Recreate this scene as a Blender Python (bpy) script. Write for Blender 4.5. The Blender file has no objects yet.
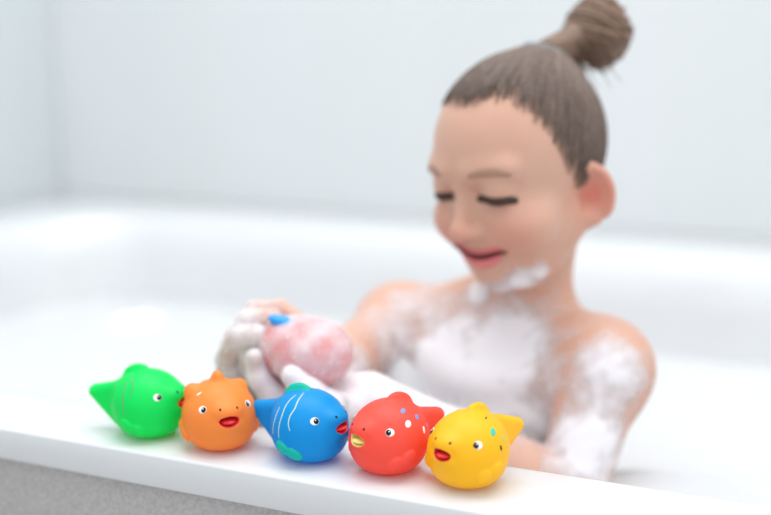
import bpy, math, random
import numpy as np
import openvdb
from mathutils import Vector, Matrix

random.seed(7); rng = np.random.default_rng(11)
S = bpy.context.scene
COL = S.collection
PI = math.pi

# ------------------------------------------------------------------ camera frame (x right along the bath, y across it, z = 0 on the rim)
FPX, IW, IH = 1071.0, 771, 515
yaw = math.radians(22.7); pit = math.atan(219.5 / FPX)
F = np.array([-math.sin(yaw), math.cos(yaw), 0.0]); R = np.array([math.cos(yaw), math.sin(yaw), 0.0]); Z = np.array([0, 0, 1.0])
FW = F * math.cos(pit) - Z * math.sin(pit); UP = F * math.sin(pit) + Z * math.cos(pit)
CAM = np.array([0, 0, 0.28])

def ray(x, y):
    d = FW * FPX + R * (x - IW / 2) - UP * (y - IH / 2)
    return d / np.linalg.norm(d)
def P(x, y, dep):                      # measured point at horizontal depth dep
    d = ray(x, y); return CAM + d * (dep / float(d @ F))
def on_z(x, y, z=0.0):
    d = ray(x, y); return CAM + d * ((z - CAM[2]) / d[2])

# ------------------------------------------------------------------ materials
def mat(name, col, rough=0.5, spec=0.5, sss=0.0, rad=(1, .5, .3), sscale=0.01, coat=0.0, metal=0.0):
    m = bpy.data.materials.new(name); m.use_nodes = True
    b = m.node_tree.nodes['Principled BSDF']
    b.inputs['Base Color'].default_value = (*col, 1); b.inputs['Roughness'].default_value = rough
    b.inputs['Specular IOR Level'].default_value = spec; b.inputs['Metallic'].default_value = metal
    b.inputs['Coat Weight'].default_value = coat
    if sss:
        b.inputs['Subsurface Weight'].default_value = sss
        b.inputs['Subsurface Radius'].default_value = rad
        b.inputs['Subsurface Scale'].default_value = sscale
    return m
def nd(m, t, **k):
    n = m.node_tree.nodes.new(t)
    for a, v in k.items(): setattr(n, a, v)
    return n
def lk(m, a, b): m.node_tree.links.new(a, b)
def bsdf(m): return m.node_tree.nodes['Principled BSDF']
def noise_color(m, scale, c1, c2, lo=.35, hi=.65, stretch=(1, 1, 1), detail=4, coord='Object'):
    tc = nd(m, 'ShaderNodeTexCoord'); mp = nd(m, 'ShaderNodeMapping'); mp.inputs['Scale'].default_value = stretch
    n = nd(m, 'ShaderNodeTexNoise'); n.inputs['Scale'].default_value = scale; n.inputs['Detail'].default_value = detail
    r = nd(m, 'ShaderNodeValToRGB')
    r.color_ramp.elements[0].position = lo; r.color_ramp.elements[0].color = (*c1, 1)
    r.color_ramp.elements[1].position = hi; r.color_ramp.elements[1].color = (*c2, 1)
    lk(m, tc.outputs[coord], mp.inputs[0]); lk(m, mp.outputs[0], n.inputs['Vector']); lk(m, n.outputs['Fac'], r.inputs[0])
    lk(m, r.outputs[0], bsdf(m).inputs['Base Color'])
    return n
def bump(m, scale, strength, dist, stretch=(1, 1, 1)):
    tc = nd(m, 'ShaderNodeTexCoord'); mp = nd(m, 'ShaderNodeMapping'); mp.inputs['Scale'].default_value = stretch
    n = nd(m, 'ShaderNodeTexNoise'); n.inputs['Scale'].default_value = scale; n.inputs['Detail'].default_value = 3
    b = nd(m, 'ShaderNodeBump'); b.inputs['Strength'].default_value = strength; b.inputs['Distance'].default_value = dist
    lk(m, tc.outputs['Object'], mp.inputs[0]); lk(m, mp.outputs[0], n.inputs['Vector'])
    lk(m, n.outputs['Fac'], b.inputs['Height']); lk(m, b.outputs[0], bsdf(m).inputs['Normal'])

# ------------------------------------------------------------------ object helpers
def mesh_obj(name, V, Fc, m, parent=None, smooth=True, normals=None):
    me = bpy.data.meshes.new(name)
    me.from_pydata([tuple(map(float, v)) for v in V], [], [tuple(map(int, f)) for f in Fc])
    me.update()
    if smooth: me.polygons.foreach_set('use_smooth', [True] * len(me.polygons))
    if m is not None: me.materials.append(m)
    if normals is not None: me.normals_split_custom_set_from_vertices([tuple(map(float, n)) for n in normals])
    o = bpy.data.objects.new(name, me); COL.objects.link(o)
    if parent is not None: o.parent = parent
    return o
def tag(o, label=None, cat=None, group=None, kind=None):
    if label: o['label'] = label
    if cat: o['category'] = cat
    if group: o['group'] = group
    if kind: o['kind'] = kind
    return o
def box(name, lo, hi, m, parent=None, kind=None, bevel=0.0):
    x0, y0, z0 = lo; x1, y1, z1 = hi
    V = [(x0,y0,z0),(x1,y0,z0),(x1,y1,z0),(x0,y1,z0),(x0,y0,z1),(x1,y0,z1),(x1,y1,z1),(x0,y1,z1)]
    Fc = [(0,3,2,1),(4,5,6,7),(0,1,5,4),(1,2,6,5),(2,3,7,6),(3,0,4,7)]
    o = mesh_obj(name, V, Fc, m, parent, smooth=False)
    if bevel:
        b = o.modifiers.new('b', 'BEVEL'); b.width = bevel; b.segments = 3
    if kind: o['kind'] = kind
    return o

# ------------------------------------------------------------------ distance-field sculpting
BIG = 0.06
class Field:
    def __init__(s, lo, hi, h, big=BIG):
        s.lo = np.array(lo, float); s.h = h; s.big = big
        s.n = np.ceil((np.array(hi) - s.lo) / h).astype(int) + 1
        s.a = np.full(s.n, big, np.float32)
    def sub(s, lo, hi):
        i0 = np.clip(np.floor((np.array(lo) - s.lo) / s.h).astype(int), 0, s.n)
        i1 = np.clip(np.ceil((np.array(hi) - s.lo) / s.h).astype(int) + 1, 0, s.n)
        if (i1 <= i0).any(): return None
        ax = [(s.lo[k] + s.h * np.arange(i0[k], i1[k])).astype(np.float32) for k in range(3)]
        X, Y, Zz = np.meshgrid(*ax, indexing='ij')
        return tuple(slice(a, b) for a, b in zip(i0, i1)), X, Y, Zz
    def add(s, fn, lo, hi, k, mode='u'):
        pad = k + 5 * s.h
        q = s.sub(np.array(lo) - pad, np.array(hi) + pad)
        if q is None: return
        sl, X, Y, Zz = q
        d = fn(X, Y, Zz); a = s.a[sl]
        if mode == 'u':
            h = np.clip(k - np.abs(a - d), 0, None) / max(k, 1e-9)
            s.a[sl] = np.minimum(a, d) - h * h * k * .25
        else:
            d = -d
            h = np.clip(k - np.abs(a - d), 0, None) / max(k, 1e-9)
            s.a[sl] = np.maximum(a, d) + h * h * k * .25
    def sample(s, p):
        p = np.atleast_2d(p); q = (p - s.lo) / s.h
        q = np.clip(q, 0, s.n - 1.001); i = q.astype(int); f = q - i
        r = 0
        for dx in (0, 1):
            for dy in (0, 1):
                for dz in (0, 1):
                    w = (f[:, 0] if dx else 1 - f[:, 0]) * (f[:, 1] if dy else 1 - f[:, 1]) * (f[:, 2] if dz else 1 - f[:, 2])
                    r = r + w * s.a[i[:, 0] + dx, i[:, 1] + dy, i[:, 2] + dz]
        return r
    def grad(s, p, e=None):
        e = e or s.h
        p = np.atleast_2d(p); g = np.zeros_like(p)
        for k in range(3):
            o = np.zeros(3); o[k] = e
            g[:, k] = s.sample(p + o) - s.sample(p - o)
        return g / (np.linalg.norm(g, axis=1, keepdims=True) + 1e-12)
    def project(s, p, it=8):
        p = np.atleast_2d(p).astype(float).copy()
        for _ in range(it):
            p -= (s.sample(p) * .9)[:, None] * s.grad(p)
        return p
    def mesh(s):
        g = openvdb.FloatGrid(float(s.big)); g.copyFromArray(s.a)
        pts, quads = g.convertToQuads(0.0)
        pts = np.asarray(pts, float) * s.h + s.lo; quads = np.asarray(quads)
        # orientation
        c = pts[quads[:200]]; n = np.cross(c[:, 1] - c[:, 0], c[:, 2] - c[:, 0])
        if (n * s.grad(c.mean(1))).sum() < 0: quads = quads[:, ::-1]
        return pts, quads

def ell(c, r, M=None):
    """ellipsoid; M rows are its axes"""
    c = np.array(c, float); r = np.array(r, float)
    def fn(X, Y, Zz):
        x, y, z = X - c[0], Y - c[1], Zz - c[2]
        if M is not None:
            x, y, z = (M[0][0]*x + M[0][1]*y + M[0][2]*z, M[1][0]*x + M[1][1]*y + M[1][2]*z, M[2][0]*x + M[2][1]*y + M[2][2]*z)
        k0 = np.sqrt((x/r[0])**2 + (y/r[1])**2 + (z/r[2])**2)
        k1 = np.sqrt((x/r[0]**2)**2 + (y/r[1]**2)**2 + (z/r[2]**2)**2) + 1e-9
        return k0 * (k0 - 1) / k1
    R_ = max(r) if M is not None else r
    return fn, c - R_, c + R_
def cone(a, b, ra, rb):
    a = np.array(a, float); b = np.array(b, float); ab = b - a; L2 = float(ab @ ab) + 1e-12
    def fn(X, Y, Zz):
        x, y, z = X - a[0], Y - a[1], Zz - a[2]
        t = np.clip((x*ab[0] + y*ab[1] + z*ab[2]) / L2, 0, 1)
        return np.sqrt((x - t*ab[0])**2 + (y - t*ab[1])**2 + (z - t*ab[2])**2) - (ra + (rb - ra) * t)
    m = max(ra, rb)
    return fn, np.minimum(a, b) - m, np.maximum(a, b) + m

def patch(fld, c, t, rx, ry, lift, m, name, parent, sc=1.0, dome=0.0, n=12, shape=None, label=None):
    """thin oval painted / moulded disc lying on a field's surface; c on it, t = direction of its long axis"""
    c = fld.project(c)[0]; nrm = fld.grad(c)[0]
    t = np.array(t, float); t = t - nrm * (t @ nrm); t /= np.linalg.norm(t); b = np.cross(nrm, t)
    rings = 5; V = [c]; rr = [0]
    for i in range(1, rings + 1):
        for j in range(n * 2):
            a = PI * j / n; q = i / rings
            w = shape(a) if shape else 1
            V.append(c + t * rx * q * w * math.cos(a) + b * ry * q * w * math.sin(a)); rr.append(q)
    V = fld.project(np.array(V)); G = fld.grad(V); rr = np.array(rr)
    V = V + G * (lift + dome * np.sqrt(np.clip(1 - rr**2, 0, 1)))[:, None]
    N = 2 * n; k = len(V)
    low = V[1 + (rings-1)*N: 1 + rings*N] - G[1 + (rings-1)*N: 1 + rings*N] * lift * 2.2
    V = np.vstack([V, low])
    Fc = [(0, 1 + j, 1 + (j+1) % N) for j in range(N)]
    for i in range(rings):
        a0 = 1 + i*N; a1 = a0 + N
        if i == rings - 1: a1 = k
        Fc += [(a0 + j, a1 + j, a1 + (j+1) % N, a0 + (j+1) % N) for j in range(N)]
    o = mesh_obj(name, V * sc, Fc, m, parent)
    if label: o['label'] = label
    return o
def ribbon(fld, pts, w, lift, m, name, parent, sc=1.0, nseg=40, cross=6, height=0.0, taper=True, wf=None):
    """strip along a polyline lying on a field's surface"""
    pts = np.array(pts, float); d = np.r_[0, np.cumsum(np.linalg.norm(np.diff(pts, axis=0), axis=1))]
    u = np.linspace(0, d[-1], nseg)
    q = np.stack([np.interp(u, d, pts[:, k]) for k in range(3)], 1)
    for _ in range(4): q[1:-1] = .25*q[:-2] + .5*q[1:-1] + .25*q[2:]
    q = fld.project(q); G = fld.grad(q); T = np.gradient(q, axis=0); T /= np.linalg.norm(T, axis=1, keepdims=True)
    B = np.cross(G, T); V = []
    for j in range(cross + 1):
        s = j / cross * 2 - 1
        wd = np.array([(w * (wf(i/(nseg-1)) if wf else (math.sin(PI*min(1, max(0, .06 + .88*i/(nseg-1))))**.5 if taper else 1))) for i in range(nseg)])
        p = fld.project(q + B * (s * wd)[:, None], 4)
        p = p + fld.grad(p) * (lift if 0 < j < cross else -lift) + fld.grad(p) * (height * (1 - s*s) * (wd / w)[:, None])
        V.append(p)
    V = np.stack(V, 1).reshape(-1, 3); C1 = cross + 1
    Fc = [(i*C1 + j, (i+1)*C1 + j, (i+1)*C1 + j + 1, i*C1 + j + 1) for i in range(nseg-1) for j in range(cross)]
    return mesh_obj(name, V * sc, Fc, m, parent)
def tube(pts, r, n=6):
    """verts/faces of a tube through pts; r scalar or list"""
    pts = np.array(pts, float); k = len(pts); r = np.broadcast_to(np.array(r, float), (k,))
    T = np.gradient(pts, axis=0); T /= np.linalg.norm(T, axis=1, keepdims=True) + 1e-12
    ref = np.array([0.3, 0.2, 0.93]); V = []
    for i in range(k):
        a = np.cross(T[i], ref); a /= np.linalg.norm(a) + 1e-12; b = np.cross(T[i], a)
        for j in range(n):
            an = 2*PI*j/n; V.append(pts[i] + (a*math.cos(an) + b*math.sin(an)) * r[i])
    Fc = [(i*n + j, i*n + (j+1) % n, (i+1)*n + (j+1) % n, (i+1)*n + j) for i in range(k-1) for j in range(n)]
    Fc += [tuple(range(n))[::-1], tuple((k-1)*n + j for j in range(n))]
    return np.array(V), Fc

# ================================================================== THE ROOM
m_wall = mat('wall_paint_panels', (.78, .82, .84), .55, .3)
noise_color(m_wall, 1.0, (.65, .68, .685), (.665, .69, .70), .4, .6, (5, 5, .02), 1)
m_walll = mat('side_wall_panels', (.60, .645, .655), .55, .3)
m_floor = mat('floor_tile', (.55, .54, .53), .4)
noise_color(m_floor, 3, (.5, .49, .48), (.6, .59, .58))
FLOOR = -0.56
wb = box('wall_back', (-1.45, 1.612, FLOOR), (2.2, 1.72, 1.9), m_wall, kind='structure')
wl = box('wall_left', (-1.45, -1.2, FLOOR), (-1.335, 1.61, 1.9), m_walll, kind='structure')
box('floor', (-1.45, -1.2, FLOOR - .08), (2.2, 1.72, FLOOR - .001), m_floor, kind='structure')

# ================================================================== THE BATH
m_tub = mat('white_acrylic', (.68, .695, .71), .16, .5, coat=.3)
m_panel = mat('grey_speckled_panel', (.38, .37, .37), .7, .3)
noise_color(m_panel, 420, (.36, .345, .345), (.50, .485, .48), .3, .7)
m_gap = mat('dark_seam', (.05, .045, .04), .8)
X0, X1, Y0, Y1 = -1.332, .72, .577, 1.609
IX0, IX1, IY0, IY1 = -1.15, .52, .654, 1.397
def rrect(x0, x1, y0, y1, r, n=14):
    out = []
    for cx, cy, a0 in ((x1-r, y1-r, 0), (x0+r, y1-r, 90), (x0+r, y0+r, 180), (x1-r, y0+r, 270)):
        for i in range(n + 1):
            a = math.radians(a0 + 90*i/n); out.append((cx + r*math.cos(a), cy + r*math.sin(a)))
    return out
def loops_mesh(loops, close_last=True):
    V = []; Fc = []; n = len(loops[0])
    for lp in loops: V += lp
    for k in range(len(loops) - 1):
        for j in range(n):
            a = k*n + j; b = k*n + (j+1) % n
            Fc.append((a, b, b + n, a + n))
    if close_last: Fc.append(tuple((len(loops)-1)*n + j for j in range(n)))
    return V, Fc
L = []
def ring(x0, x1, y0, y1, r, z): L.append([(x, y, z) for x, y in rrect(x0, x1, y0, y1, r)])
FT = .0245                                      # thickness of the rim slab
ring(X0+.02, X1-.02, Y0+.02, Y1-.002, .004, -FT)
ring(X0+.0015, X1-.0015, Y0+.0015, Y1-.001, .004, -FT)
ring(X0, X1, Y0, Y1, .004, -FT+.0015)
ring(X0, X1, Y0, Y1, .004, -.002)
ring(X0+.0006, X1-.0006, Y0+.0006, Y1-.0006, .004, -.0006)
ring(X0+.002, X1-.002, Y0+.002, Y1-.002, .004, 0)
def inner(d, z, r=.16): ring(IX0+d*1.3, IX1-d*1.3, IY0+d*.55, IY1-d, max(.03, r), z)
inner(-.005, 0); inner(-.002, -.0006); inner(0, -.003)
for i in range(1, 12):
    t = i / 11; inner(.012 + .045*t, -.003 - .34*t + .0, .16)
for i in range(1, 9):
    a = math.radians(90*i/8); inner(.057 + .07*(1-math.cos(a)), -.343 - .07*math.sin(a), .15)
V, Fc = loops_mesh(L)
bath = bpy.data.objects.new('bathtub', None); COL.objects.link(bath)
bath.location = (0, 0, 0)
tag(bath, 'large built-in white bathtub with wide rim and grey speckled front panel', 'bathtub')
shell = mesh_obj('basin', V, Fc, m_tub, bath)
box('front_panel', (X0, Y0+.008, FLOOR), (X1, Y0+.03, -FT-.0012), m_panel, bath)['label'] = 'grey speckled front panel'
box('panel_seam', (X0, Y0+.010, -FT-.0018), (X1, Y0+.028, -FT+.0003), m_gap, bath)['label'] = 'thin dark joint under the rim'
box('end_panel', (X1-.03, Y0+.03, FLOOR), (X1-.008, Y1, -FT-.0005), m_panel, bath)

# ================================================================== THE TOYS
def toy_mat(name, col, rough=.4, tr=.42):
    """soft hollow vinyl: part of the light goes through the skin of the toy"""
    m = mat(name, col, rough, .4)
    out = [n for n in m.node_tree.nodes if n.type == 'OUTPUT_MATERIAL'][0]
    t = nd(m, 'ShaderNodeBsdfTranslucent'); t.inputs[0].default_value = (*col, 1)
    mi = nd(m, 'ShaderNodeMixShader'); mi.inputs[0].default_value = tr
    lk(m, bsdf(m).outputs[0], mi.inputs[1]); lk(m, t.outputs[0], mi.inputs[2]); lk(m, mi.outputs[0], out.inputs['Surface'])
    return m
m_black = mat('black_paint', (.008, .008, .009), .5, .2)
m_white = mat('white_paint', (.9, .9, .88), .3)
m_redm = mat('red_paint', (.72, .022, .03), .35)

def fish_toy(name, cx, by, phi, colr, P_, label):
    """cx,by: measured contact of the base; phi: how far the nose turns from the viewer towards the right"""
    q = on_z(cx, by); v = q[:2] / np.linalg.norm(q[:2]); q = q + np.array([v[0], v[1], 0]) * .0125
    rr = np.array([v[1], -v[0]]); a = math.radians(phi)
    hd = -v * math.cos(a) + rr * math.sin(a); yw = math.atan2(hd[1], hd[0])
    root = bpy.data.objects.new(name, None); COL.objects.link(root)
    sc = P_.get('scale', 1.0)
    root.location = (q[0], q[1], 0); root.rotation_euler = (0, 0, yw); root.scale = (1, 1, 1)
    tag(root, label, 'bath toy', 'rubber fish toys on the bath rim')
    CM = .01 * sc
    # local ray for marks measured in the picture
    cy_, sy_ = math.cos(-yw), math.sin(-yw)
    def loc(p):
        p = np.array(p, float) - np.array([q[0], q[1], 0])
        return np.array([p[0]*cy_ - p[1]*sy_, p[0]*sy_ + p[1]*cy_, p[2]]) / CM
    hgt = P_.get('hgt', .89)
    fl = Field((-5.8, -3.6, -.3), (4.0, 3.6, 6.4), .05, 5.0)
    def U(pr, k, mode='u'): fl.add(pr[0], (-9,)*3, (9,)*3, k, mode)
    bw = P_.get('bw', 1.0)
    U(ell((0, 0, 2.45*hgt), (2.62*bw, 2.55*bw, 2.5*hgt)), .1)
    U(ell((-.35, 0, 3.15*hgt), (2.1*bw, 1.9*bw, 1.95*hgt)), 1.2)
    U(ell((0, 0, 1.3), (2.2*bw, 2.2*bw, 1.3)), .8)
    U(ell((2.0, 0, 3.62*hgt), (.78, .95, .52)), .55)                      # snout
    U(ell((2.28, 0, 2.42*hgt), (.42, .78, .34)), .45)                     # lower lip
    # moulded eyelid ring
    er, ez, eaz = 2.5, P_.get('ez', 3.33), math.radians(P_.get('eaz', 48))
    body_only = fl.a.copy()
    prims = []
    # tail: flat wedge
    if P_.get('tail', True):
        tp = P_.get('tailpts', [(-1.2, 3.5), (-4.35, 2.8), (-2.5, .9)])
        th = .5
        def tailfn(X, Y, Zz):
            pts = tp; d = None
            px, pz = X, Zz
            s = 1e9; ins = None
            dd = np.full(X.shape, 1e9, np.float32); sg = np.ones(X.shape, np.float32)
            n = len(pts)
            for i in range(n):
                j = (i - 1) % n
                ex, ey = pts[j][0]-pts[i][0], pts[j][1]-pts[i][1]
                wx, wy = px-pts[i][0], pz-pts[i][1]
                t = np.clip((wx*ex + wy*ey)/(ex*ex+ey*ey), 0, 1)
                dd = np.minimum(dd, (wx-ex*t)**2 + (wy-ey*t)**2)
                c1 = pz >= pts[i][1]; c2 = pz < pts[j][1]; c3 = ex*wy > ey*wx
                fl_ = (c1 & c2 & c3) | (~c1 & ~c2 & ~c3)
                sg = np.where(fl_, -sg, sg)
            d2 = np.sqrt(dd) * sg
            return np.sqrt(np.clip(d2, 0, None)**2 + np.clip(np.abs(Y) - .05, 0, None)**2) - th + np.clip(-d2, -9, 0)*0
        prims.append(('tail_fin', tailfn, .55))
    for c, r, tl in P_.get('dorsal', [((-1.0, 0, 5.05*hgt), (1.05, .42, .62), 18)]):
        a_ = math.radians(tl); M = [(math.cos(a_), 0, math.sin(a_)), (0, 1, 0), (-math.sin(a_), 0, math.cos(a_))]
        prims.append(('dorsal_fin', ell(c, r, M)[0], .28))
    pz_, paz = P_.get('pz', 1.2), math.radians(P_.get('paz', 92))
    for sd in (1, -1):
        fns = []
        for da, dz, r in ((.17, .22, (.26, .62, .40)), (-.17, -.12, (.26, .60, .42))):
            an = sd * (paz + da); n = np.array([math.cos(an), math.sin(an), 0]); pc_ = fl.project(np.array([n[0]*2.4, n[1]*2.4, pz_+dz]))[0]; n = fl.grad(pc_)[0]; t = np.array([-math.sin(an)*sd, math.cos(an)*sd, .75]); t /= np.linalg.norm(t)
            b = np.cross(n, t)
            t = t - n*(t @ n); t /= np.linalg.norm(t); b = np.cross(n, t); fns.append(ell(tuple(pc_), r, [n, t, b])[0])
        prims.append(('pectoral_fin', (lambda X, Y, Zz, f=fns: np.minimum(f[0](X, Y, Zz), f[1](X, Y, Zz))), .10))
    for c, r in P_.get('bumps', []):
        prims.append((None, ell(c, r)[0], .35))
    for nm, fn, k in prims: U((fn,), k)
    # flat base
    fl.add(lambda X, Y, Zz: Zz - .02, (-9,)*3, (9,)*3, .45, 's')
    mc = (2.7, 0, 2.98*hgt); mr = P_.get('mr', (1.15, .64, .36))
    carve = ell(mc, mr)[0]
    fl.add(carve, (-9,)*3, (9,)*3, .08, 's')
    pts, quads = fl.mesh()
    ctr = pts[quads].mean(1); nr = fl.grad(pts, .06)
    x, y, z = ctr[:, 0], ctr[:, 1], ctr[:, 2]
    lab = np.zeros(len(quads), int); names = ['body']
    base_d = Field.sample(type('q', (), dict(lo=fl.lo, h=fl.h, n=fl.n, a=body_only))(), ctr)
    for nm, fn, k in prims:
        if nm is None: continue
        names.append(nm); d = fn(x, y, z)
        lab[(d < base_d + P_.get('finbias', 0)) & (d < .25)] = len(names) - 1
    names.append('mouth'); lab[(np.abs(carve(x, y, z)) < .05) & (x > 1.4)] = len(names) - 1
    m_body = toy_mat(name + '_vinyl', colr)
    finm = toy_mat(name + '_fin', P_['fin']) if 'fin' in P_ else m_body
    mm = mat(name + '_mouth', P_.get('mouth', (.85, .04, .045)), .35, sss=.1)
    for li, nm in enumerate(names):
        qs = quads[lab == li]
        if len(qs) == 0: continue
        idx, inv = np.unique(qs, return_inverse=True); qs2 = inv.reshape(qs.shape)
        mt = m_body
        if nm in ('dorsal_fin', 'pectoral_fin'): mt = finm
        if nm == 'mouth': mt = mm
        o = mesh_obj(nm, pts[idx] * CM, qs2, mt, root, normals=nr[idx])
        if nm == 'mouth':
            o['label'] = P_.get('mouthlabel', 'open red mouth'); mouth = o
            tf = Field((1.2, -1.2, 1.6), (3.6, 1.2, 3.8), .04, 2.0)
            tf.add(ell((2.12, 0, 2.78*hgt), (.80, .52, .20), [(.97, 0, .22), (0, 1, 0), (-.22, 0, .97)])[0], (-9,)*3, (9,)*3, .05)
            tpt, tq = tf.mesh(); mesh_obj('tongue', tpt * CM, tq, mm, mouth)
        elif nm in ('dorsal_fin', 'pectoral_fin') and 'fin' in P_: o['label'] = 'teal green ' + nm.replace('_', ' ')
    # eyes
    for sd in (1, -1):
        a_ = eaz * sd
        c = np.array([math.cos(a_)*2.2, math.sin(a_)*2.2, ez])
        t = np.array([math.sin(a_)*sd, -math.cos(a_)*sd, 0])
        e = patch(fl, c, t, .30, .26, .012, m_white, 'eye', root, CM, dome=.03)
        c2 = fl.project(c)[0] + t * P_.get('pup', .08)
        pu = patch(fl, c2, t, .19, .20, .03, m_black, 'pupil', e, CM, dome=.02)
        c3 = fl.project(c2)[0] + np.array([0, 0, .07]) - t*.03
        patch(fl, c3, t, .045, .045, .085, m_white, 'painted_catchlight', e, CM, n=6)  # eye highlight painted on as a small white dot
        nz = np.array([2.5, .58*sd, 3.95*hgt])
        patch(fl, nz, (0, .3*sd, 1), .10, .075, .012, m_black, 'nostril', root, CM, n=6)
    def hit(px, py):
        o = loc(CAM); d = ray(px, py); d = np.array([d[0]*cy_ - d[1]*sy_, d[0]*sy_ + d[1]*cy_, d[2]])
        t0 = -(o @ d); ts = np.linspace(t0 - 6, t0 + 6, 500); pp = o + ts[:, None] * d
        ok = ((pp > fl.lo) & (pp < fl.lo + fl.h*(fl.n-1))).all(1)
        vals = np.where(ok, fl.sample(pp), 9); i = np.argmax(vals < 0)
        return pp[i] if vals[i] < 0 else None
    for px, py, rx, ry, tx, tz, colm, nm in P_.get('spots', []):
        h = hit(px, py)
        if h is None: continue
        for sd in ((1,) if 'mirror' in P_ else (1, -1)):
            patch(fl, h * np.array([1, sd, 1]), (tx, 0, tz), rx, ry, .012, colm, nm, root, CM)
    for line, w, colm in P_.get('lines', []):
        hs = [hit(*p) for p in line]; hs = [h for h in hs if h is not None]
        if len(hs) > 2:
            for sd in (1, -1): ribbon(fl, [h * np.array([1, sd, 1]) for h in hs], w, .012, colm, 'painted_line', root, CM, height=.01)
    return root

paint = lambda n, c: mat(n, c, .35)
m_teal = paint('teal_paint', (.02, .55, .40)); m_bluep = paint('blue_paint', (.10, .30, .80)); m_violet = paint('violet_paint', (.55, .22, .75))
m_mauve = paint('mauve_grey_paint', (.13, .28, .17)); m_cream = paint('pale_yellow_paint', (.72, .80, .45))

fish_toy('rubber_fish', 152, 439, 61, (.0, .86, .17), dict(
    lines=[([(133, 374), (131, 380), (134, 386), (132, 392), (130, 398)], .045, m_mauve),
           ([(128, 381), (124, 392), (123, 404), (124, 414)], .055, m_mauve)],
    ),
    'green rubber fish with red mouth, leftmost of the row on the rim')
fish_toy('rubber_fish', 221, 452, 14, (1.0, .38, .075), dict(
    bw=1.0, eaz=44, mr=(1.0, .68, .36), tailpts=[(-1.2, 3.3), (-2.9, 3.3), (-2.4, 1.6)],
    dorsal=[((-.35, 0, 4.65), (.62, .46, .75), -10)],
    bumps=[((-.6, -1.7, 3.95), (.7, .62, .62)), ((-.5, 1.6, 4.0), (.5, .55, .55))], paz=98, pz=1.35, mirror=(-1,), spots=[(199, 394, .20, .07, .3, .9, m_white, 'painted_spot')]),
    'orange rubber fish facing forward with small knobs on its head')
fish_toy('rubber_fish', 311, 464, 55, (.0, .40, .86), dict(
    fin=(.0, .66, .46), mouthlabel='open red mouth',
    lines=[([(304, 393), (298, 401), (295, 409), (290, 416), (288, 424), (290, 431)], .04, m_cream),
           ([(296, 395), (287, 404), (282, 416), (279, 428), (279, 438)], .035, m_cream),
           ([(280, 407), (275, 420), (273, 434)], .03, m_cream)]),
    'blue rubber fish with teal green fins and thin yellow lines')
fish_toy('rubber_fish', 388, 476, -50, (1.0, .135, .09), dict(
    mouth=(1.0, .78, .28), mouthlabel='open yellow mouth', eaz=53, pz=1.45, paz=70, finbias=0,
    spots=[(403, 411, .23, .15, .6, -.8, m_bluep, 'painted_spot'), (417, 417, .21, .13, .5, -.8, m_bluep, 'painted_spot'),
           (408, 424, .27, .20, .6, -.8, m_white, 'painted_spot'), (424, 430, .25, .13, .3, -.9, m_white, 'painted_spot'),
           (427, 425, .16, .07, .3, -.9, m_violet, 'painted_spot')]),
    'coral red rubber fish with yellow mouth and blue and white spots')
fish_toy('rubber_fish', 467, 490, -38, (1.0, .66, .02), dict(
    pup=.11, eaz=54, spots=[(486, 418, .17, .05, .7, -.6, m_black, 'painted_spot'), (493, 432, .30, .19, .5, -.8, m_teal, 'painted_spot'),
           (501, 448, .17, .09, .1, -1, m_black, 'painted_spot'), (503, 438, .22, .05, .3, -.9, m_teal, 'painted_spot')],
    tailpts=[(-1.2, 3.6), (-3.0, 3.3), (-5.2, 2.5), (-2.6, .9)], paz=72, pz=1.5),
    'yellow rubber fish with red mouth and teal spot, rightmost of the row')

# ================================================================== THE CHILD
m_skin = mat('skin', (.72, .40, .28), .48, .35, .25, (1, .35, .2), .004)
noise_color(m_skin, 22, (.62, .36, .262), (.66, .405, .31), .3, .7)
def unit(v): v = np.array(v, float); return v / np.linalg.norm(v)
HO = P(531, 194, .885)
hr = unit([HO[0], HO[1], 0]); hR = np.array([hr[1], -hr[0], 0])
psi, pt_, rl = math.radians(42), math.radians(13), math.radians(-3)
f0 = -hr*math.cos(psi) - hR*math.sin(psi)
l0 = np.cross(Z, f0)                                   # subject's left
Hf = f0*math.cos(pt_) - Z*math.sin(pt_); Hu0 = Z*math.cos(pt_) + f0*math.sin(pt_)
Hl = l0*math.cos(rl) - Hu0*math.sin(rl); Hu = Hu0*math.cos(rl) + l0*math.sin(rl)
HM = np.array([Hl, Hf, Hu])                            # rows
def H(x, y, z): return HO + (np.array([x, y, z]) * .01) @ HM
def hell(c, r, rot=None):
    M = HM if rot is None else np.array(rot) @ HM
    return ell(H(*c), np.array(r) * .01, M)
def hcone(a, b, ra, rb): return cone(H(*a), H(*b), ra*.01, rb*.01)

SL, SR = P(602, 367, .845), P(400, 326, .965)
M0 = (SL + SR) / 2; Ts = unit(SL - SR); Tf = unit(np.cross(Ts, Z)); Tu = np.cross(Tf, -Ts) if False else unit(np.cross(Ts, -Tf)) 
if Tu[2] < 0: Tu = -Tu
if Tf @ F > 0: Tf = -Tf
TM = np.array([Ts, Tf, Tu])
def T(s, f, u): return M0 + np.array([s, f, u]) * .01 @ TM
def tell(c, r): return ell(T(*c), np.array(r) * .01, TM)

bf = Field((-.62, .62, -.50), (.06, 1.16, .32), .0022)
def B(pr, k, mode='u'): bf.add(pr[0], pr[1], pr[2], k, mode)
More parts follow.
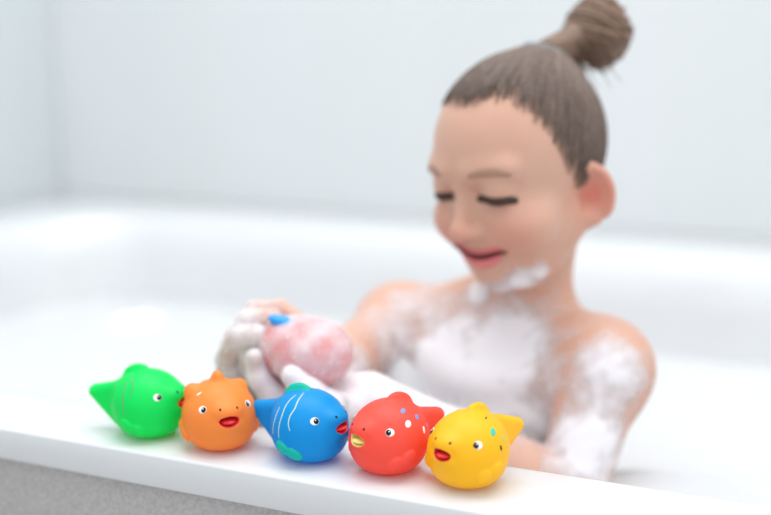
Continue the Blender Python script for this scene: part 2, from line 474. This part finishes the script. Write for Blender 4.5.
# trunk
B(tell((-1.4, -.4, -10), (9.6, 6.8, 13)), .01)
B(tell((-2.6, 1.4, -24), (8.8, 6.8, 12)), .03)
B(tell((-2.6, 2.0, -35), (10.5, 8.5, 8.5)), .03)
for s in (1, -1): B(cone(T(5*s, 2, -36), T(9*s, 20, -38), .065, .05), .02)      # thighs, under the foam
B(tell((0, -1.5, -3.2), (10.5, 5.0, 4.2)), .03)
NB = T(0, -3.0, -1)
B(cone(H(-.7, -.9, -4.0), NB, .033, .042), .02)
for s, Q in ((1, SL), (-1, SR)):
    B(cone(NB + Z*.008, Q - Z*.004, .030, .027), .03); B(cone(T(3.0*s, -2.2, 3.4), Q - Z*.006, .020, .026), .03)
    B(ell(Q, (.037,)*3), .025)
    B(cone(T(1.2*s, 4.4, -2.0), T(10*s, 1.0, -.1), .0075, .008), .018)        # collar bone
# arms
ELr, WRr = P(338, 366, .85), P(246, 408, .815)
ELl, WRl = P(570, 500, .790), P(368, 402, .800)
B(cone(SR, ELr, .032, .025), .02); B(cone(ELr, WRr, .026, .019), .012)
B(cone(SL, ELl, .034, .026), .02); B(cone(ELl, WRl, .027, .020), .012)
B(cone(ELl*.72+WRl*.28, ELl*.45+WRl*.55, .0275, .024), .012)

def hand(W, d, n, tsd, curls, s=1.0, spread=.010):
    d, n = unit(d), unit(n); t = unit(np.cross(d, n)) * tsd
    n = unit(n - d*(n @ d))
    pc = W + d * .034 * s
    B(ell(pc, (.034*s, .027*s, .0125*s), np.array([d, t, n])), .012)
    B(cone(W, pc, .017*s, .016*s), .010)
    L_ = (.060, .066, .062, .050)
    for i in range(4):
        off = (1.5 - i) * .0135 * s
        p = W + d*(.055 - .004*abs(i-1.2)) * s + t*off
        cur = 0; dd = d + t*(1.5 - i)*.09
        for k, (fr, cu) in enumerate(zip((.45, .31, .26), curls)):
            cur += cu
            v = unit(dd)*math.cos(cur) + n*math.sin(cur)
            q = p + v * L_[i] * fr * s
            B(cone(p, q, (.0085, .0078, .007)[k]*s, (.0078, .007, .006)[k]*s), .003)
            p = q
    p = W + d*.014*s + t*.018*s
    for k, (ln, v) in enumerate(((.026, d*.55 + t*.75 + n*.35), (.022, d*.8 + t*.2 + n*.55), (.017, d*.75 - t*.15 + n*.7))):
        q = p + unit(v)*ln*s; B(cone(p, q, (.011, .009, .0078)[k]*s, (.009, .0078, .0066)[k]*s), .006); p = q
TOY = P(305, 350, .785)
hand(WRr, Z*.95 - R*.12, R*.95 - F*.25, 1, (.65, .9, .6), 1.0)
hand(WRl, -R*.95 + Z*.08, Z*.95 - F*.05, -1, (.35, .55, .5), .98)

# head
B(hell((0, -.2, 4.6), (6.1, 6.9, 7.0)), .01)
B(hell((0, 1.6, 4.0), (5.9, 6.1, 6.5)), .02)          # forehead / mid face
B(hell((0, 2.4, -1.4), (4.9, 5.0, 4.5)), .02)         # cheeks and jaw
B(hell((0, 4.3, -4.2), (2.9, 2.6, 2.1)), .018)        # chin
B(hell((0, 5.5, -5.0), (1.2, 1.0, 1.0)), .012)
for s in (1, -1):
    B(hell((3.45*s, 4.7, -.6), (2.5, 2.6, 2.3)), .016)     # cheek
    B(hcone((4.6*s, .2, -1.8), (2.7*s, 3.8, -4.7), 1.1, 1.1), .02)   # jaw line
    B(hell((2.8*s, 8.3, 2.7), (1.9, 1.5, 1.15)), .012, 's')  # socket
    B(hell((2.8*s, 6.1, 2.55), (1.45, 1.35, 1.15)), .004)   # closed lid
    B(hcone((1.2*s, 7.2, 4.1), (4.1*s, 6.1, 4.2), .55, .45), .014)   # brow
B(hcone((0, 7.1, 2.9), (0, 8.35, -.2), .40, .72), .010)
B(hell((0, 8.4, -.45), (.95, .80, .72)), .006)
for s in (1, -1): B(hell((.95*s, 7.7, -.65), (.55, .65, .5)), .005)
B(hell((0, 5.7, -2.6), (2.3, 1.15, 1.35)), .010)       # muzzle
for s in (1, -1): B(hell((2.9*s, 5.7, -1.9), (.4, .6, .4)), .006, 's')
# ears
for s in (1, -1):
    a_ = math.radians(38)
    ax = np.array([(math.cos(a_)*s, -math.sin(a_)*0 , 0), (0, 1, 0), (0, 0, 1)], float)
    nrm = np.array([math.cos(a_)*s, math.sin(a_), 0]); tn = np.array([-math.sin(a_)*s, math.cos(a_), 0])
    E_ = np.array([nrm, tn, (0, 0, 1.0)])
    c = np.array([5.9*s, -.6, .15])
    B(hell(tuple(c), (.36, 1.75, 2.5), E_), .004)
    B(hell(tuple(c + nrm*.52 + tn*.15 + np.array([0, 0, .1])), (.58, 1.05, 1.75), E_), .0015, 's'); B(hell(tuple(c + nrm*.3 + tn*.55 + np.array([0, 0, -.2])), (.45, .55, .75), E_), .001, 's')
    arc = [c + nrm*.22 - tn*math.sin(t)*1.6 + np.array([0, 0, math.cos(t)*2.3]) for t in np.linspace(-1.0, 2.5, 14)]
    for p, q in zip(arc[:-1], arc[1:]): B(hcone(tuple(p), tuple(q), .30, .30), .003)
    B(hell(tuple(c + np.array([0, 0, -2.0]) + tn*.35), (.42, .7, .6), E_), .006)
    B(hell(tuple(c + tn*1.35 + nrm*.2 + np.array([0, 0, -.3])), (.4, .35, .55), E_), .004)
pts, quads = bf.mesh()
keep = None
# keep the largest connected surface: skin() below
body = mesh_obj('body', pts, quads, m_skin)
child = bpy.data.objects.new('person', None); COL.objects.link(child)
tint = np.zeros(len(pts))
for c, rad, wgt in [((6.3*k, -1.1, .2), 2.4, .75) for k in (1, -1)] + [((6.1*k, -.5, .1), 1.1, 1.3) for k in (1, -1)] + [((3.6*k, 6.4, -.9), 2.0, .45) for k in (1, -1)] + [((0, 8.6, -.3), 1.1, .4)]:
    tint = np.maximum(tint, wgt*np.exp(-((pts - H(*c))**2).sum(1)/(rad*.01)**2))
at_ = body.data.attributes.new('blush', 'FLOAT', 'POINT'); at_.data.foreach_set('value', tint.astype(np.float32))
an = nd(m_skin, 'ShaderNodeAttribute'); an.attribute_name = 'blush'; mx = nd(m_skin, 'ShaderNodeMix'); mx.data_type = 'RGBA'
src = bsdf(m_skin).inputs['Base Color'].links[0].from_socket
lk(m_skin, an.outputs['Fac'], mx.inputs[0]); lk(m_skin, src, mx.inputs[6]); mx.inputs[7].default_value = (.66, .22, .16, 1); lk(m_skin, mx.outputs[2], bsdf(m_skin).inputs['Base Color'])
body.parent = child
tag(child, 'smiling child with hair in a top bun sitting in the foamy bath', 'person')

# ---- face details
m_lash = mat('lash_brown', (.075, .045, .038), .8, .2); m_brow = mat('brow_brown', (.40, .235, .165), .8)
m_lip = mat('lip', (.72, .20, .20), .35, .5, .2, (1, .3, .2), .004); m_mouthd = mat('mouth_line', (.16, .03, .03), .6, .2)
for s in (1, -1):
    pl = [H(x*s, y, z) for x, y, z in ((1.3, 7.2, 2.1), (2.1, 7.5, 1.95), (2.9, 7.5, 1.8), (3.7, 7.1, 1.75), (4.7, 6.2, 1.85))]
    ribbon(bf, pl, .0055, .0007, m_lash, 'eyelashes', child, height=.0018)
    pl = [H(x*s, y, z) for x, y, z in ((1.5, 7.8, 4.1), (2.4, 7.6, 4.3), (3.4, 7.0, 4.3), (4.3, 6.2, 4.05))]
    ribbon(bf, pl, .0046, .0005, m_brow, 'eyebrow', child, height=.0006)
lipz = -2.65
def lipl(dz, hw, up): return [H(x + .35, 7.3 - .18*x*x*.5, lipz + dz + up*(x/hw)**2) for x in np.linspace(-hw, hw, 9)]
lips = ribbon(bf, lipl(.25, 2.5, .75), .0020, .0006, m_lip, 'upper_lip', child, height=.0018)
ribbon(bf, lipl(-.80, 2.1, .75), .0050, .0006, m_lip, 'lower_lip', child, height=.0030)
ribbon(bf, lipl(-.14, 3.0, 1.0), .0026, .0022, m_mouthd, 'mouth_line', child, height=.0010, wf=lambda u: math.sin(PI*min(.97, max(.03, u))))
m_nos = mat('nostril_shadow', (.30, .11, .08), .6)
for k in (1, -1): patch(bf, H(.42*k, 8.4, -1.25), Hl, .0028, .0018, .0003, m_nos, 'nostril', child, n=6)  # dark reddish patches painted in as nostril shadow

# ---- hair
m_hair = mat('hair_brown', (.20, .13, .10), .55, .4)
def hair_nodes(m, c1, c2):
    at = nd(m, 'ShaderNodeUVMap'); mp = nd(m, 'ShaderNodeMapping'); mp.inputs['Scale'].default_value = (26, .8, 1)
    n = nd(m, 'ShaderNodeTexNoise'); n.inputs['Scale'].default_value = 3.0; n.inputs['Detail'].default_value = 5
    r = nd(m, 'ShaderNodeValToRGB'); r.color_ramp.elements[0].position = .33; r.color_ramp.elements[0].color = (*c1, 1)
    r.color_ramp.elements[1].position = .68; r.color_ramp.elements[1].color = (*c2, 1)
    lk(m, at.outputs[0], mp.inputs[0]); lk(m, mp.outputs[0], n.inputs['Vector']); lk(m, n.outputs['Fac'], r.inputs[0])
    lk(m, r.outputs[0], bsdf(m).inputs['Base Color'])
hair_nodes(m_hair, (.085, .06, .05), (.26, .19, .155))
m_bun = mat('bun_hair_brown', (.2, .13, .1), .5, .4); hair_nodes(m_bun, (.075, .04, .025), (.30, .19, .13))
m_cap = mat('scalp_hair', (.2, .13, .1), .55, .4); hair_nodes(m_cap, (.12, .085, .07), (.32, .24, .195))
ca = nd(m_cap, 'ShaderNodeAttribute'); ca.attribute_name = 'cover'; rn = [n for n in m_cap.node_tree.nodes if n.type == 'TEX_NOISE'][0]
c1_ = nd(m_cap, 'ShaderNodeMath', operation='MULTIPLY_ADD'); c1_.inputs[1].default_value = 1.6; c1_.inputs[2].default_value = -.8
c2_ = nd(m_cap, 'ShaderNodeMath', operation='ADD'); c2_.use_clamp = True
lk(m_cap, rn.outputs['Fac'], c1_.inputs[0]); lk(m_cap, c1_.outputs[0], c2_.inputs[0]); lk(m_cap, ca.outputs['Fac'], c2_.inputs[1]); lk(m_cap, c2_.outputs[0], bsdf(m_cap).inputs['Alpha'])
BUN = np.array([.3, -4.2, 10.7])                       # where the hair gathers, head frame
def hairline(x, y):
    a = np.degrees(np.arctan2(np.abs(x), y))
    return np.interp(a, [0, 25, 40, 52, 62, 70, 80, 90, 104, 125, 150, 180], [9.8, 10.1, 10.0, 8.3, 5.7, 3.0, 1.0, .5, .4, -1.5, -3.6, -4.3])
hf = Field((-.42, .70, -.02), (-.10, 1.10, .34), .0018)
hf.a[:] = BIG
def wrap(c, r): hf.add(*(lambda q: (q[0], q[1], q[2]))(hell(c, r)), .015)
wrap((0, -.2, 4.6), (6.3, 7.15, 7.25)); wrap((0, 1.6, 4.0), (6.04, 6.22, 6.66))
q_ = hell(tuple(BUN*np.array([1, .8, .82])), (1.9, 1.9, 2.6)); hf.add(*q_, .02)
sl, X_, Y_, Z_ = hf.sub(hf.lo, hf.lo + hf.h*hf.n)
rel = np.stack([X_ - HO[0], Y_ - HO[1], Z_ - HO[2]], -1) @ HM.T * 100
cut = (hairline(rel[..., 0], rel[..., 1]) + .12*np.sin(rel[..., 0]*3.1 + rel[..., 1]*2.3) - rel[..., 2]) * .008
k_ = .006; a_ = hf.a; hh = np.clip(k_ - np.abs(a_ - cut), 0, None)/k_
hf.a = (np.maximum(a_, cut) + hh*hh*k_*.25).astype(np.float32)
del X_, Y_, Z_, rel, cut
hp, hq = hf.mesh()
hair = mesh_obj('hair', hp, hq, m_cap, child)
loc_h = (hp - HO) @ HM.T * 100
cov = (loc_h[:, 2] - hairline(loc_h[:, 0], loc_h[:, 1])) / 4.5
hair.data.attributes.new('cover', 'FLOAT', 'POINT').data.foreach_set('value', np.clip(cov, 0, 1.6).astype(np.float32))
w = loc_h - BUN; axis = unit(BUN - np.array([0, 0, 3.5]))
e1 = unit(np.cross(axis, [1, 0, 0])); e2 = np.cross(axis, e1)
ang = np.arctan2(w @ e1, w @ e2) ; dist = np.linalg.norm(w, axis=1)
uv = hair.data.uv_layers.new(name='UVMap')
vi = np.zeros(len(hair.data.loops), np.int32); hair.data.loops.foreach_get('vertex_index', vi)
uv.data.foreach_set('uv', np.stack([ang[vi]/(2*PI), dist[vi]/10], 1).astype(np.float32).ravel())
# strands drawn up over the scalp to the knot
hs = Field((-.42, .70, -.02), (-.10, 1.10, .34), .003)
hs.add(*hell((0, -.2, 4.6), (6.32, 7.17, 7.27)), .01); hs.add(*hell((0, 1.6, 4.0), (6.06, 6.24, 6.68)), .015); hs.add(*hell(tuple(BUN*np.array([1, .8, .82])), (1.9, 1.9, 2.6)), .02)
SV, SF, UVs = [], [], []; nv = 0
for i in range(1900):
    az = rng.uniform(-PI, PI); x, y = math.sin(az), math.cos(az)
    st = np.array([x*6.3, y*7.1, float(hairline(x*6.3, y*7.1)) + rng.uniform(-.6, 1.0) + rng.exponential(2.4)])
    en = BUN + rng.normal(0, .45, 3) - axis*.6
    mid = (st + en)/2; pts_ = []
    for t in np.linspace(0, 1, 12):
        p = st*(1-t) + en*t; p = p + unit(p - np.array([0, -.5, 3])) * 4*t*(1-t)*2.2
        pts_.append(H(*p))
    pts_ = hs.project(np.array(pts_), 10); pts_ += hs.grad(pts_) * rng.uniform(.0001, .0012)
    if np.linalg.norm(np.diff(pts_, axis=0), axis=1).max() > .03 or np.abs(hs.sample(pts_)).max() > .004: continue
    v, f = tube(pts_, np.linspace(.0002, .0007, 12), 4)
    SV.append(v); SF += [tuple(a + nv for a in q) for q in f]; nv += len(v)
    UVs.append(np.full(len(v), rng.uniform(0, 1)))
def uv_of(o, u, vcoord=0.3):
    l = o.data.uv_layers.new(name='UVMap'); vi = np.zeros(len(o.data.loops), np.int32); o.data.loops.foreach_get('vertex_index', vi)
    l.data.foreach_set('uv', np.stack([u[vi], np.full(len(vi), vcoord)], 1).astype(np.float32).ravel())
so = mesh_obj('hair_strands', np.vstack(SV), SF, m_hair, hair); so['kind'] = 'stuff'; uv_of(so, np.concatenate(UVs))
# bun: coils of hair wound round the knot
BC = BUN + np.array([.9, -5.6, .5])
SV, SF, UVs = [], [], []; nv = 0
core = Field(H(*BC) - .05, H(*BC) + .05, .0018); core.add(*hell(tuple(BC), (2.7, 2.7, 1.9)), .003)
core.add(*hcone(tuple(BUN), tuple(BC), 1.3, 1.6), .008)
cp, cq = core.mesh()
bun = mesh_obj('hair_bun', cp, cq, m_bun, hair); uv_of(bun, cp[:, 2]*12)
ba = unit(np.array([.15, -.55, .82])); b1 = unit(np.cross(ba, [0, 1, .3])); b2 = np.cross(ba, b1)
for i in range(260):
    ph = rng.uniform(0, 2*PI); rad = rng.uniform(2.5, 3.1); lv = float(np.clip(rng.normal(0, 1.15), -2.2, 2.2)); tw = rng.uniform(-.9, .9)
    Ln = rng.uniform(1.6, 4.4); pp = []
    for t in np.linspace(0, 1, 16):
        a = ph + Ln*t; prof = max(.3, 1 - (abs(lv)/2.45)**2)**.5
        rr_ = rad * prof * (1 + .07*math.sin(2*a+1)); hgt_ = lv + tw*math.sin(a)
        pp.append(H(*(BC + b1*math.cos(a)*rr_*.92 + b2*math.sin(a)*rr_*.92 + ba*hgt_)))
    v, f = tube(pp, .0011 + .0018*np.sin(np.linspace(.1, PI-.1, 16))*rng.uniform(.4, 1), 6)
    SV.append(v); SF += [tuple(a_ + nv for a_ in q) for q in f]; nv += len(v); UVs.append(np.full(len(v), rng.uniform(0, 1)))
for i in range(90):                                   # loose ends under the bun
    a0 = H(*(BUN + np.array([rng.uniform(-.4, 1.2), -1.6, rng.uniform(-.9, .6)])))
    dr = unit(Hl*rng.uniform(.4, 1.3) - Hf*rng.uniform(.5, 1.2) + Hu*rng.uniform(-.9, .5)); ln = rng.uniform(.02, .045)
    pp = [a0 + dr*ln*t + Hu*(-.010*t*t*rng.uniform(-.5, 1.2)) for t in np.linspace(0, 1, 7)]
    v, f = tube(pp, np.linspace(.0010, .00025, 7), 4)
    SV.append(v); SF += [tuple(a_ + nv for a_ in q) for q in f]; nv += len(v); UVs.append(np.full(len(v), rng.uniform(0, 1)))
bs = mesh_obj('coiled_strands', np.vstack(SV), SF, m_bun, bun); bs['kind'] = 'stuff'; uv_of(bs, np.concatenate(UVs))
m_tie = mat('tie_teal_grey', (.16, .26, .28), .5)
tp = [H(*(BUN + axis*.1 + b1*math.cos(a)*1.75 + b2*math.sin(a)*1.75)) for a in np.linspace(0, 2*PI, 33)]
v, f = tube(tp, .0035, 8); mesh_obj('hair_tie', v, f, m_tie, child)['label'] = 'grey green elastic hair tie'

# ================================================================== PINK TOY IN THE HANDS
m_pink = toy_mat('pink_rubber', (1.0, .45, .45)); m_blueb = paint('bright_blue', (.02, .32, .85))
tf = Field(TOY - .07, TOY + .07, .0015)
tf.add(*ell(TOY, (.029, .026, .024), np.array([R, F, Z])), .003)
tf.add(*ell(TOY + R*.010 - Z*.004, (.024, .022, .019), np.array([R, F, Z])), .02)
tf.add(*ell(TOY - R*.017 + Z*.006, (.016, .018, .017), np.array([R, F, Z])), .012)
tp_, tq_ = tf.mesh()
ptoy = bpy.data.objects.new('pink_bath_toy', None); COL.objects.link(ptoy)
tag(ptoy, 'pink bath toy with a bright blue fin held in foamy hands', 'bath toy')
mesh_obj('toy_body', tp_, tq_, m_pink, ptoy)
ff = Field(TOY - .06, TOY + .06, .001)
fc = TOY - R*.016 + Z*.0235 - F*.006
ff.add(*ell(fc, (.0115, .006, .005), np.array([unit(R*.93 - Z*.34), F, unit(Z*.93 + R*.34)])), .001)
a_, b_ = ff.mesh(); mesh_obj('toy_fin', a_, b_, m_blueb, ptoy)['label'] = 'bright blue fin'

# ================================================================== FOAM
m_foam = mat('soap_foam', (.64, .65, .665), .55, .4, .3, (1, 1, 1), .004)
bump(m_foam, 260, .25, .002)
m_lather = mat('soap_lather', (.88, .87, .90), .45, .4, .2, (1, .9, .9), .002)
WZ = -.125
nx, ny = 200, 120
def hnoise(x, y):
    return (np.sin(x*31+1.3)*np.sin(y*27+.4) + .6*np.sin(x*63+y*41) + .4*np.sin(x*97-y*88+2))*.0022
gx = np.linspace(0, 1, nx); gy = np.linspace(0, 1, ny); V = []
zz = -WZ; dd_ = .012 + .045*(zz-.003)/.34
fx0, fx1, fy0, fy1 = IX0+dd_*1.3, IX1-dd_*1.3, IY0+dd_*.55, IY1-dd_; rc = .16
Xg, Yg = np.meshgrid(fx0 + (fx1-fx0)*gx, fy0 + (fy1-fy0)*gy, indexing='ij')
# pull the corners onto the rounded outline
cxm, cym = (fx0+fx1)/2, (fy0+fy1)/2
ux, uy = (Xg-cxm)/((fx1-fx0)/2), (Yg-cym)/((fy1-fy0)/2)
ex = np.abs(Xg-cxm) - ((fx1-fx0)/2-rc); ey = np.abs(Yg-cym) - ((fy1-fy0)/2-rc)
inC = (ex > 0) & (ey > 0); mx = np.maximum(ex, ey); ln_ = np.sqrt(ex**2+ey**2)+1e-9
sc_ = np.where(inC, mx/ln_, 1)
Xg = np.where(inC, cxm + np.sign(Xg-cxm)*((fx1-fx0)/2-rc + ex*sc_), Xg); Yg = np.where(inC, cym + np.sign(Yg-cym)*((fy1-fy0)/2-rc + ey*sc_), Yg)
Zg = WZ + hnoise(Xg, Yg)
for c, rad, h in ((T(0, 8, 0), .10, .035), (ELl, .07, .045), (T(16, -2, 0), .07, .035), (T(-8, 14, 0), .09, .04), (P(395, 372, .90), .05, .095),
                  (T(2, -16, 0), .12, .02), (np.array([-.75, 1.1, 0]), .2, .012), (np.array([.1, 1.0, 0]), .25, .015)):
    Zg += h*np.exp(-((Xg-c[0])**2+(Yg-c[1])**2)/rad**2)
V = np.stack([Xg, Yg, Zg], -1).reshape(-1, 3)
Fc = [(i*ny+j, (i+1)*ny+j, (i+1)*ny+j+1, i*ny+j+1) for i in range(nx-1) for j in range(ny-1)]
fo = mesh_obj('bath_foam', V, Fc, m_foam)
tag(fo, 'smooth blanket of white foam covering the bath water around the child', 'foam', kind='stuff')

# ico sphere template
import bmesh
bm = bmesh.new(); bmesh.ops.create_icosphere(bm, subdivisions=1, radius=1); bm.verts.ensure_lookup_table()
IV = np.array([v.co[:] for v in bm.verts]); IF = np.array([[v.index for v in f.verts] for f in bm.faces]); bm.free()
# lather: bubbles clinging to the skin, thick where the photo shows it thick
tri = pts[quads]; area = np.linalg.norm(np.cross(tri[:, 2]-tri[:, 0], tri[:, 3]-tri[:, 1]), axis=1)/2; cen = tri.mean(1)
def on_body(px, py):
    d = ray(px, py); pp = CAM + d*np.linspace(.62, 1.2, 900)[:, None]; v = bf.sample(pp)
    ok = ((pp > bf.lo) & (pp < bf.lo + bf.h*(bf.n - 1))).all(1); v = np.where(ok, v, 1)
    i = int(np.argmax(v < 0)); return pp[i] if v[i] < 0 else P(px, py, .82)
spots = [(on_body(x, y), r, w_) for x, y, r, w_ in (
    (506, 352, .042, 1.0), (455, 345, .036, .80), (440, 372, .045, .95), (478, 400, .055, .95), (515, 420, .04, .75), (548, 375, .025, .45),
    (612, 372, .030, .72), (600, 400, .024, .6), (588, 446, .034, .85), (556, 440, .02, .4), (415, 310, .03, .45), (437, 322, .028, .5), (400, 345, .04, .55),
    (235, 340, .045, .50), (240, 385, .04, .5), (300, 385, .05, 1.0), (340, 385, .045, .95), (385, 400, .05, 1.0), (420, 410, .05, .95),
    (480, 293, .014, .75), (503, 288, .013, .6), (522, 281, .014, .75), (538, 272, .010, .6), (540, 320, .03, .25), (570, 335, .02, .2))]
def density(q):
    den = np.zeros(len(q))
    for c, r, wgt in spots: den = np.maximum(den, wgt*np.exp(-(((q-c)**2).sum(1)/r**2)**1.3))
    nz_ = (np.sin(q[:, 0]*180+q[:, 2]*90)*np.sin(q[:, 1]*160-q[:, 2]*140) + np.sin(q[:, 0]*330-q[:, 1]*290)*np.sin(q[:, 2]*310+1))*.5
    den = np.clip(den*1.25*(1+.22*nz_) - .04, 0, 1); den[q[:, 2] < -.13] = 0
    return den
den = density(cen)
def bubbles(cen, area, den, fld, per, name, m):
    pr = area*den; n = int(pr.sum()*per); idx = rng.choice(len(cen), n, p=pr/pr.sum())
    c = cen[idx] + rng.normal(0, .0008, (n, 3)); g = fld.grad(c)
    rad = rng.uniform(.0004, .0012, n)*(.6+.7*den[idx]); c = c + g*(rad*rng.uniform(-.2, .7, n))[:, None]
    V = (c[:, None, :] + IV[None]*rad[:, None, None]).reshape(-1, 3); Fc = (IF[None] + (np.arange(n)*len(IV))[:, None, None]).reshape(-1, 3)
    me = bpy.data.meshes.new(name); me.vertices.add(len(V)); me.vertices.foreach_set('co', V.astype(np.float32).ravel())
    me.loops.add(len(Fc)*3); me.loops.foreach_set('vertex_index', Fc.astype(np.int32).ravel())
    me.polygons.add(len(Fc)); me.polygons.foreach_set('loop_start', np.arange(0, len(Fc)*3, 3, dtype=np.int32))
    me.update(calc_edges=True); me.polygons.foreach_set('use_smooth', [True]*len(Fc)); me.materials.append(m)
    o = bpy.data.objects.new(name, me); COL.objects.link(o); print('BUBBLES', name, n); return o
m_film = mat('lather_film', (.88, .86, .89), .45, .4, .2, (1, .9, .9), .002)
fa = nd(m_film, 'ShaderNodeAttribute'); fa.attribute_name = 'thickness'
tcf = nd(m_film, 'ShaderNodeTexCoord'); nf = nd(m_film, 'ShaderNodeTexNoise'); nf.inputs['Scale'].default_value = 60; nf.inputs['Detail'].default_value = 4
ma = nd(m_film, 'ShaderNodeMath', operation='MULTIPLY_ADD'); ma.inputs[1].default_value = .9; ma.inputs[2].default_value = -.45
mb = nd(m_film, 'ShaderNodeMath', operation='ADD'); mc_ = nd(m_film, 'ShaderNodeMapRange'); mc_.inputs['From Min'].default_value = .08; mc_.inputs['From Max'].default_value = .85; mc_.inputs['To Max'].default_value = .93
lk(m_film, tcf.outputs['Object'], nf.inputs['Vector']); lk(m_film, nf.outputs['Fac'], ma.inputs[0]); lk(m_film, ma.outputs[0], mb.inputs[0])
lk(m_film, fa.outputs['Fac'], mb.inputs[1]); lk(m_film, mb.outputs[0], mc_.inputs['Value']); lk(m_film, mc_.outputs[0], bsdf(m_film).inputs['Alpha'])
def film(pts, quads, dv, fld, name, m):
    k = dv[quads].max(1) > .02; qs = quads[k]; idx, inv = np.unique(qs, return_inverse=True)
    g = fld.grad(pts[idx]); v = pts[idx] + g*(.0004 + .0026*dv[idx])[:, None]
    o = mesh_obj(name, v, inv.reshape(qs.shape), m); a = o.data.attributes.new('thickness', 'FLOAT', 'POINT'); a.data.foreach_set('value', dv[idx].astype(np.float32)); return o
lo = film(pts, quads, density(pts), bf, 'soap_lather', m_film)
lb = bubbles(cen, area, den, bf, 60000, 'bubbles', m_lather); lb.parent = lo; lb['kind'] = 'stuff'
tag(lo, 'white soap lather clinging to chest, arms, hands and chin of the child', 'foam', kind='stuff')
tri = tp_[tq_]; ar2 = np.linalg.norm(np.cross(tri[:, 2]-tri[:, 0], tri[:, 3]-tri[:, 1]), axis=1)/2; ce2 = tri.mean(1)
l2 = film(tp_, tq_, np.clip(.38 + .12*np.sin(tp_[:, 0]*210)*np.sin(tp_[:, 2]*240+1), 0, 1), tf, 'toy_suds', m_film)
l3 = bubbles(ce2, ar2, np.full(len(ce2), .22), tf, 300000, 'bubbles', m_lather); l3.parent = l2; l3['kind'] = 'stuff'
tag(l2, 'thin soap suds speckling the pink toy in the hands', 'foam', kind='stuff')

# ================================================================== LIGHT, CAMERA
w = bpy.data.worlds.new('World'); S.world = w; w.use_nodes = True
wt = w.node_tree; tc_ = wt.nodes.new('ShaderNodeTexCoord'); sx_ = wt.nodes.new('ShaderNodeSeparateXYZ'); rp = wt.nodes.new('ShaderNodeMapRange')
rp.inputs['From Min'].default_value = -.3; rp.inputs['From Max'].default_value = .7; rp.inputs['To Min'].default_value = .5; rp.inputs['To Max'].default_value = 1.15
wt.links.new(tc_.outputs['Generated'], sx_.inputs[0]); wt.links.new(sx_.outputs['Z'], rp.inputs['Value'])
wt.nodes['Background'].inputs[0].default_value = (.95, .97, 1, 1); wt.links.new(rp.outputs[0], wt.nodes['Background'].inputs[1])
def area_light(name, loc, target, sx, sy, power, col=(1, 1, 1)):
    l = bpy.data.lights.new(name, 'AREA'); l.shape = 'RECTANGLE'; l.size = sx; l.size_y = sy; l.energy = power; l.color = col
    o = bpy.data.objects.new(name, l); COL.objects.link(o); o.location = loc
    o.rotation_euler = (Vector(target) - Vector(loc)).to_track_quat('-Z', 'Y').to_euler(); return o
area_light('ceiling_softbox', (-.4, .9, 1.85), (-.4, 1.0, 0), 2.0, 1.2, 20)

gp = P(137, 326, 1.50)
sp = bpy.data.lights.new('glare_spot', 'SPOT'); sp.energy = 650; sp.spot_size = math.radians(1.7); sp.spot_blend = .4; sp.shadow_soft_size = .004  # narrow spot added only to brighten a glare patch inside the tub
so_ = bpy.data.objects.new('added_glare_spot', sp); COL.objects.link(so_); so_.location = (-.1, .35, 1.7)
so_.rotation_euler = (Vector(gp) - so_.location).to_track_quat('-Z', 'Y').to_euler()
cd = bpy.data.cameras.new('Camera'); cam = bpy.data.objects.new('Camera', cd); COL.objects.link(cam)
cd.sensor_width = 36; cd.lens = FPX/IW*36; cd.clip_start = .05
cam.matrix_world = Matrix([[R[0], UP[0], -FW[0], CAM[0]], [R[1], UP[1], -FW[1], CAM[1]], [R[2], UP[2], -FW[2], CAM[2]], [0, 0, 0, 1]])
cd.dof.use_dof = True; cd.dof.focus_distance = .70; cd.dof.aperture_fstop = 2.0
S.camera = cam
S.view_settings.view_transform = 'Standard'; S.view_settings.look = 'None'; S.view_settings.exposure = .38; S.view_settings.gamma = 1
S.view_settings.use_curve_mapping = False
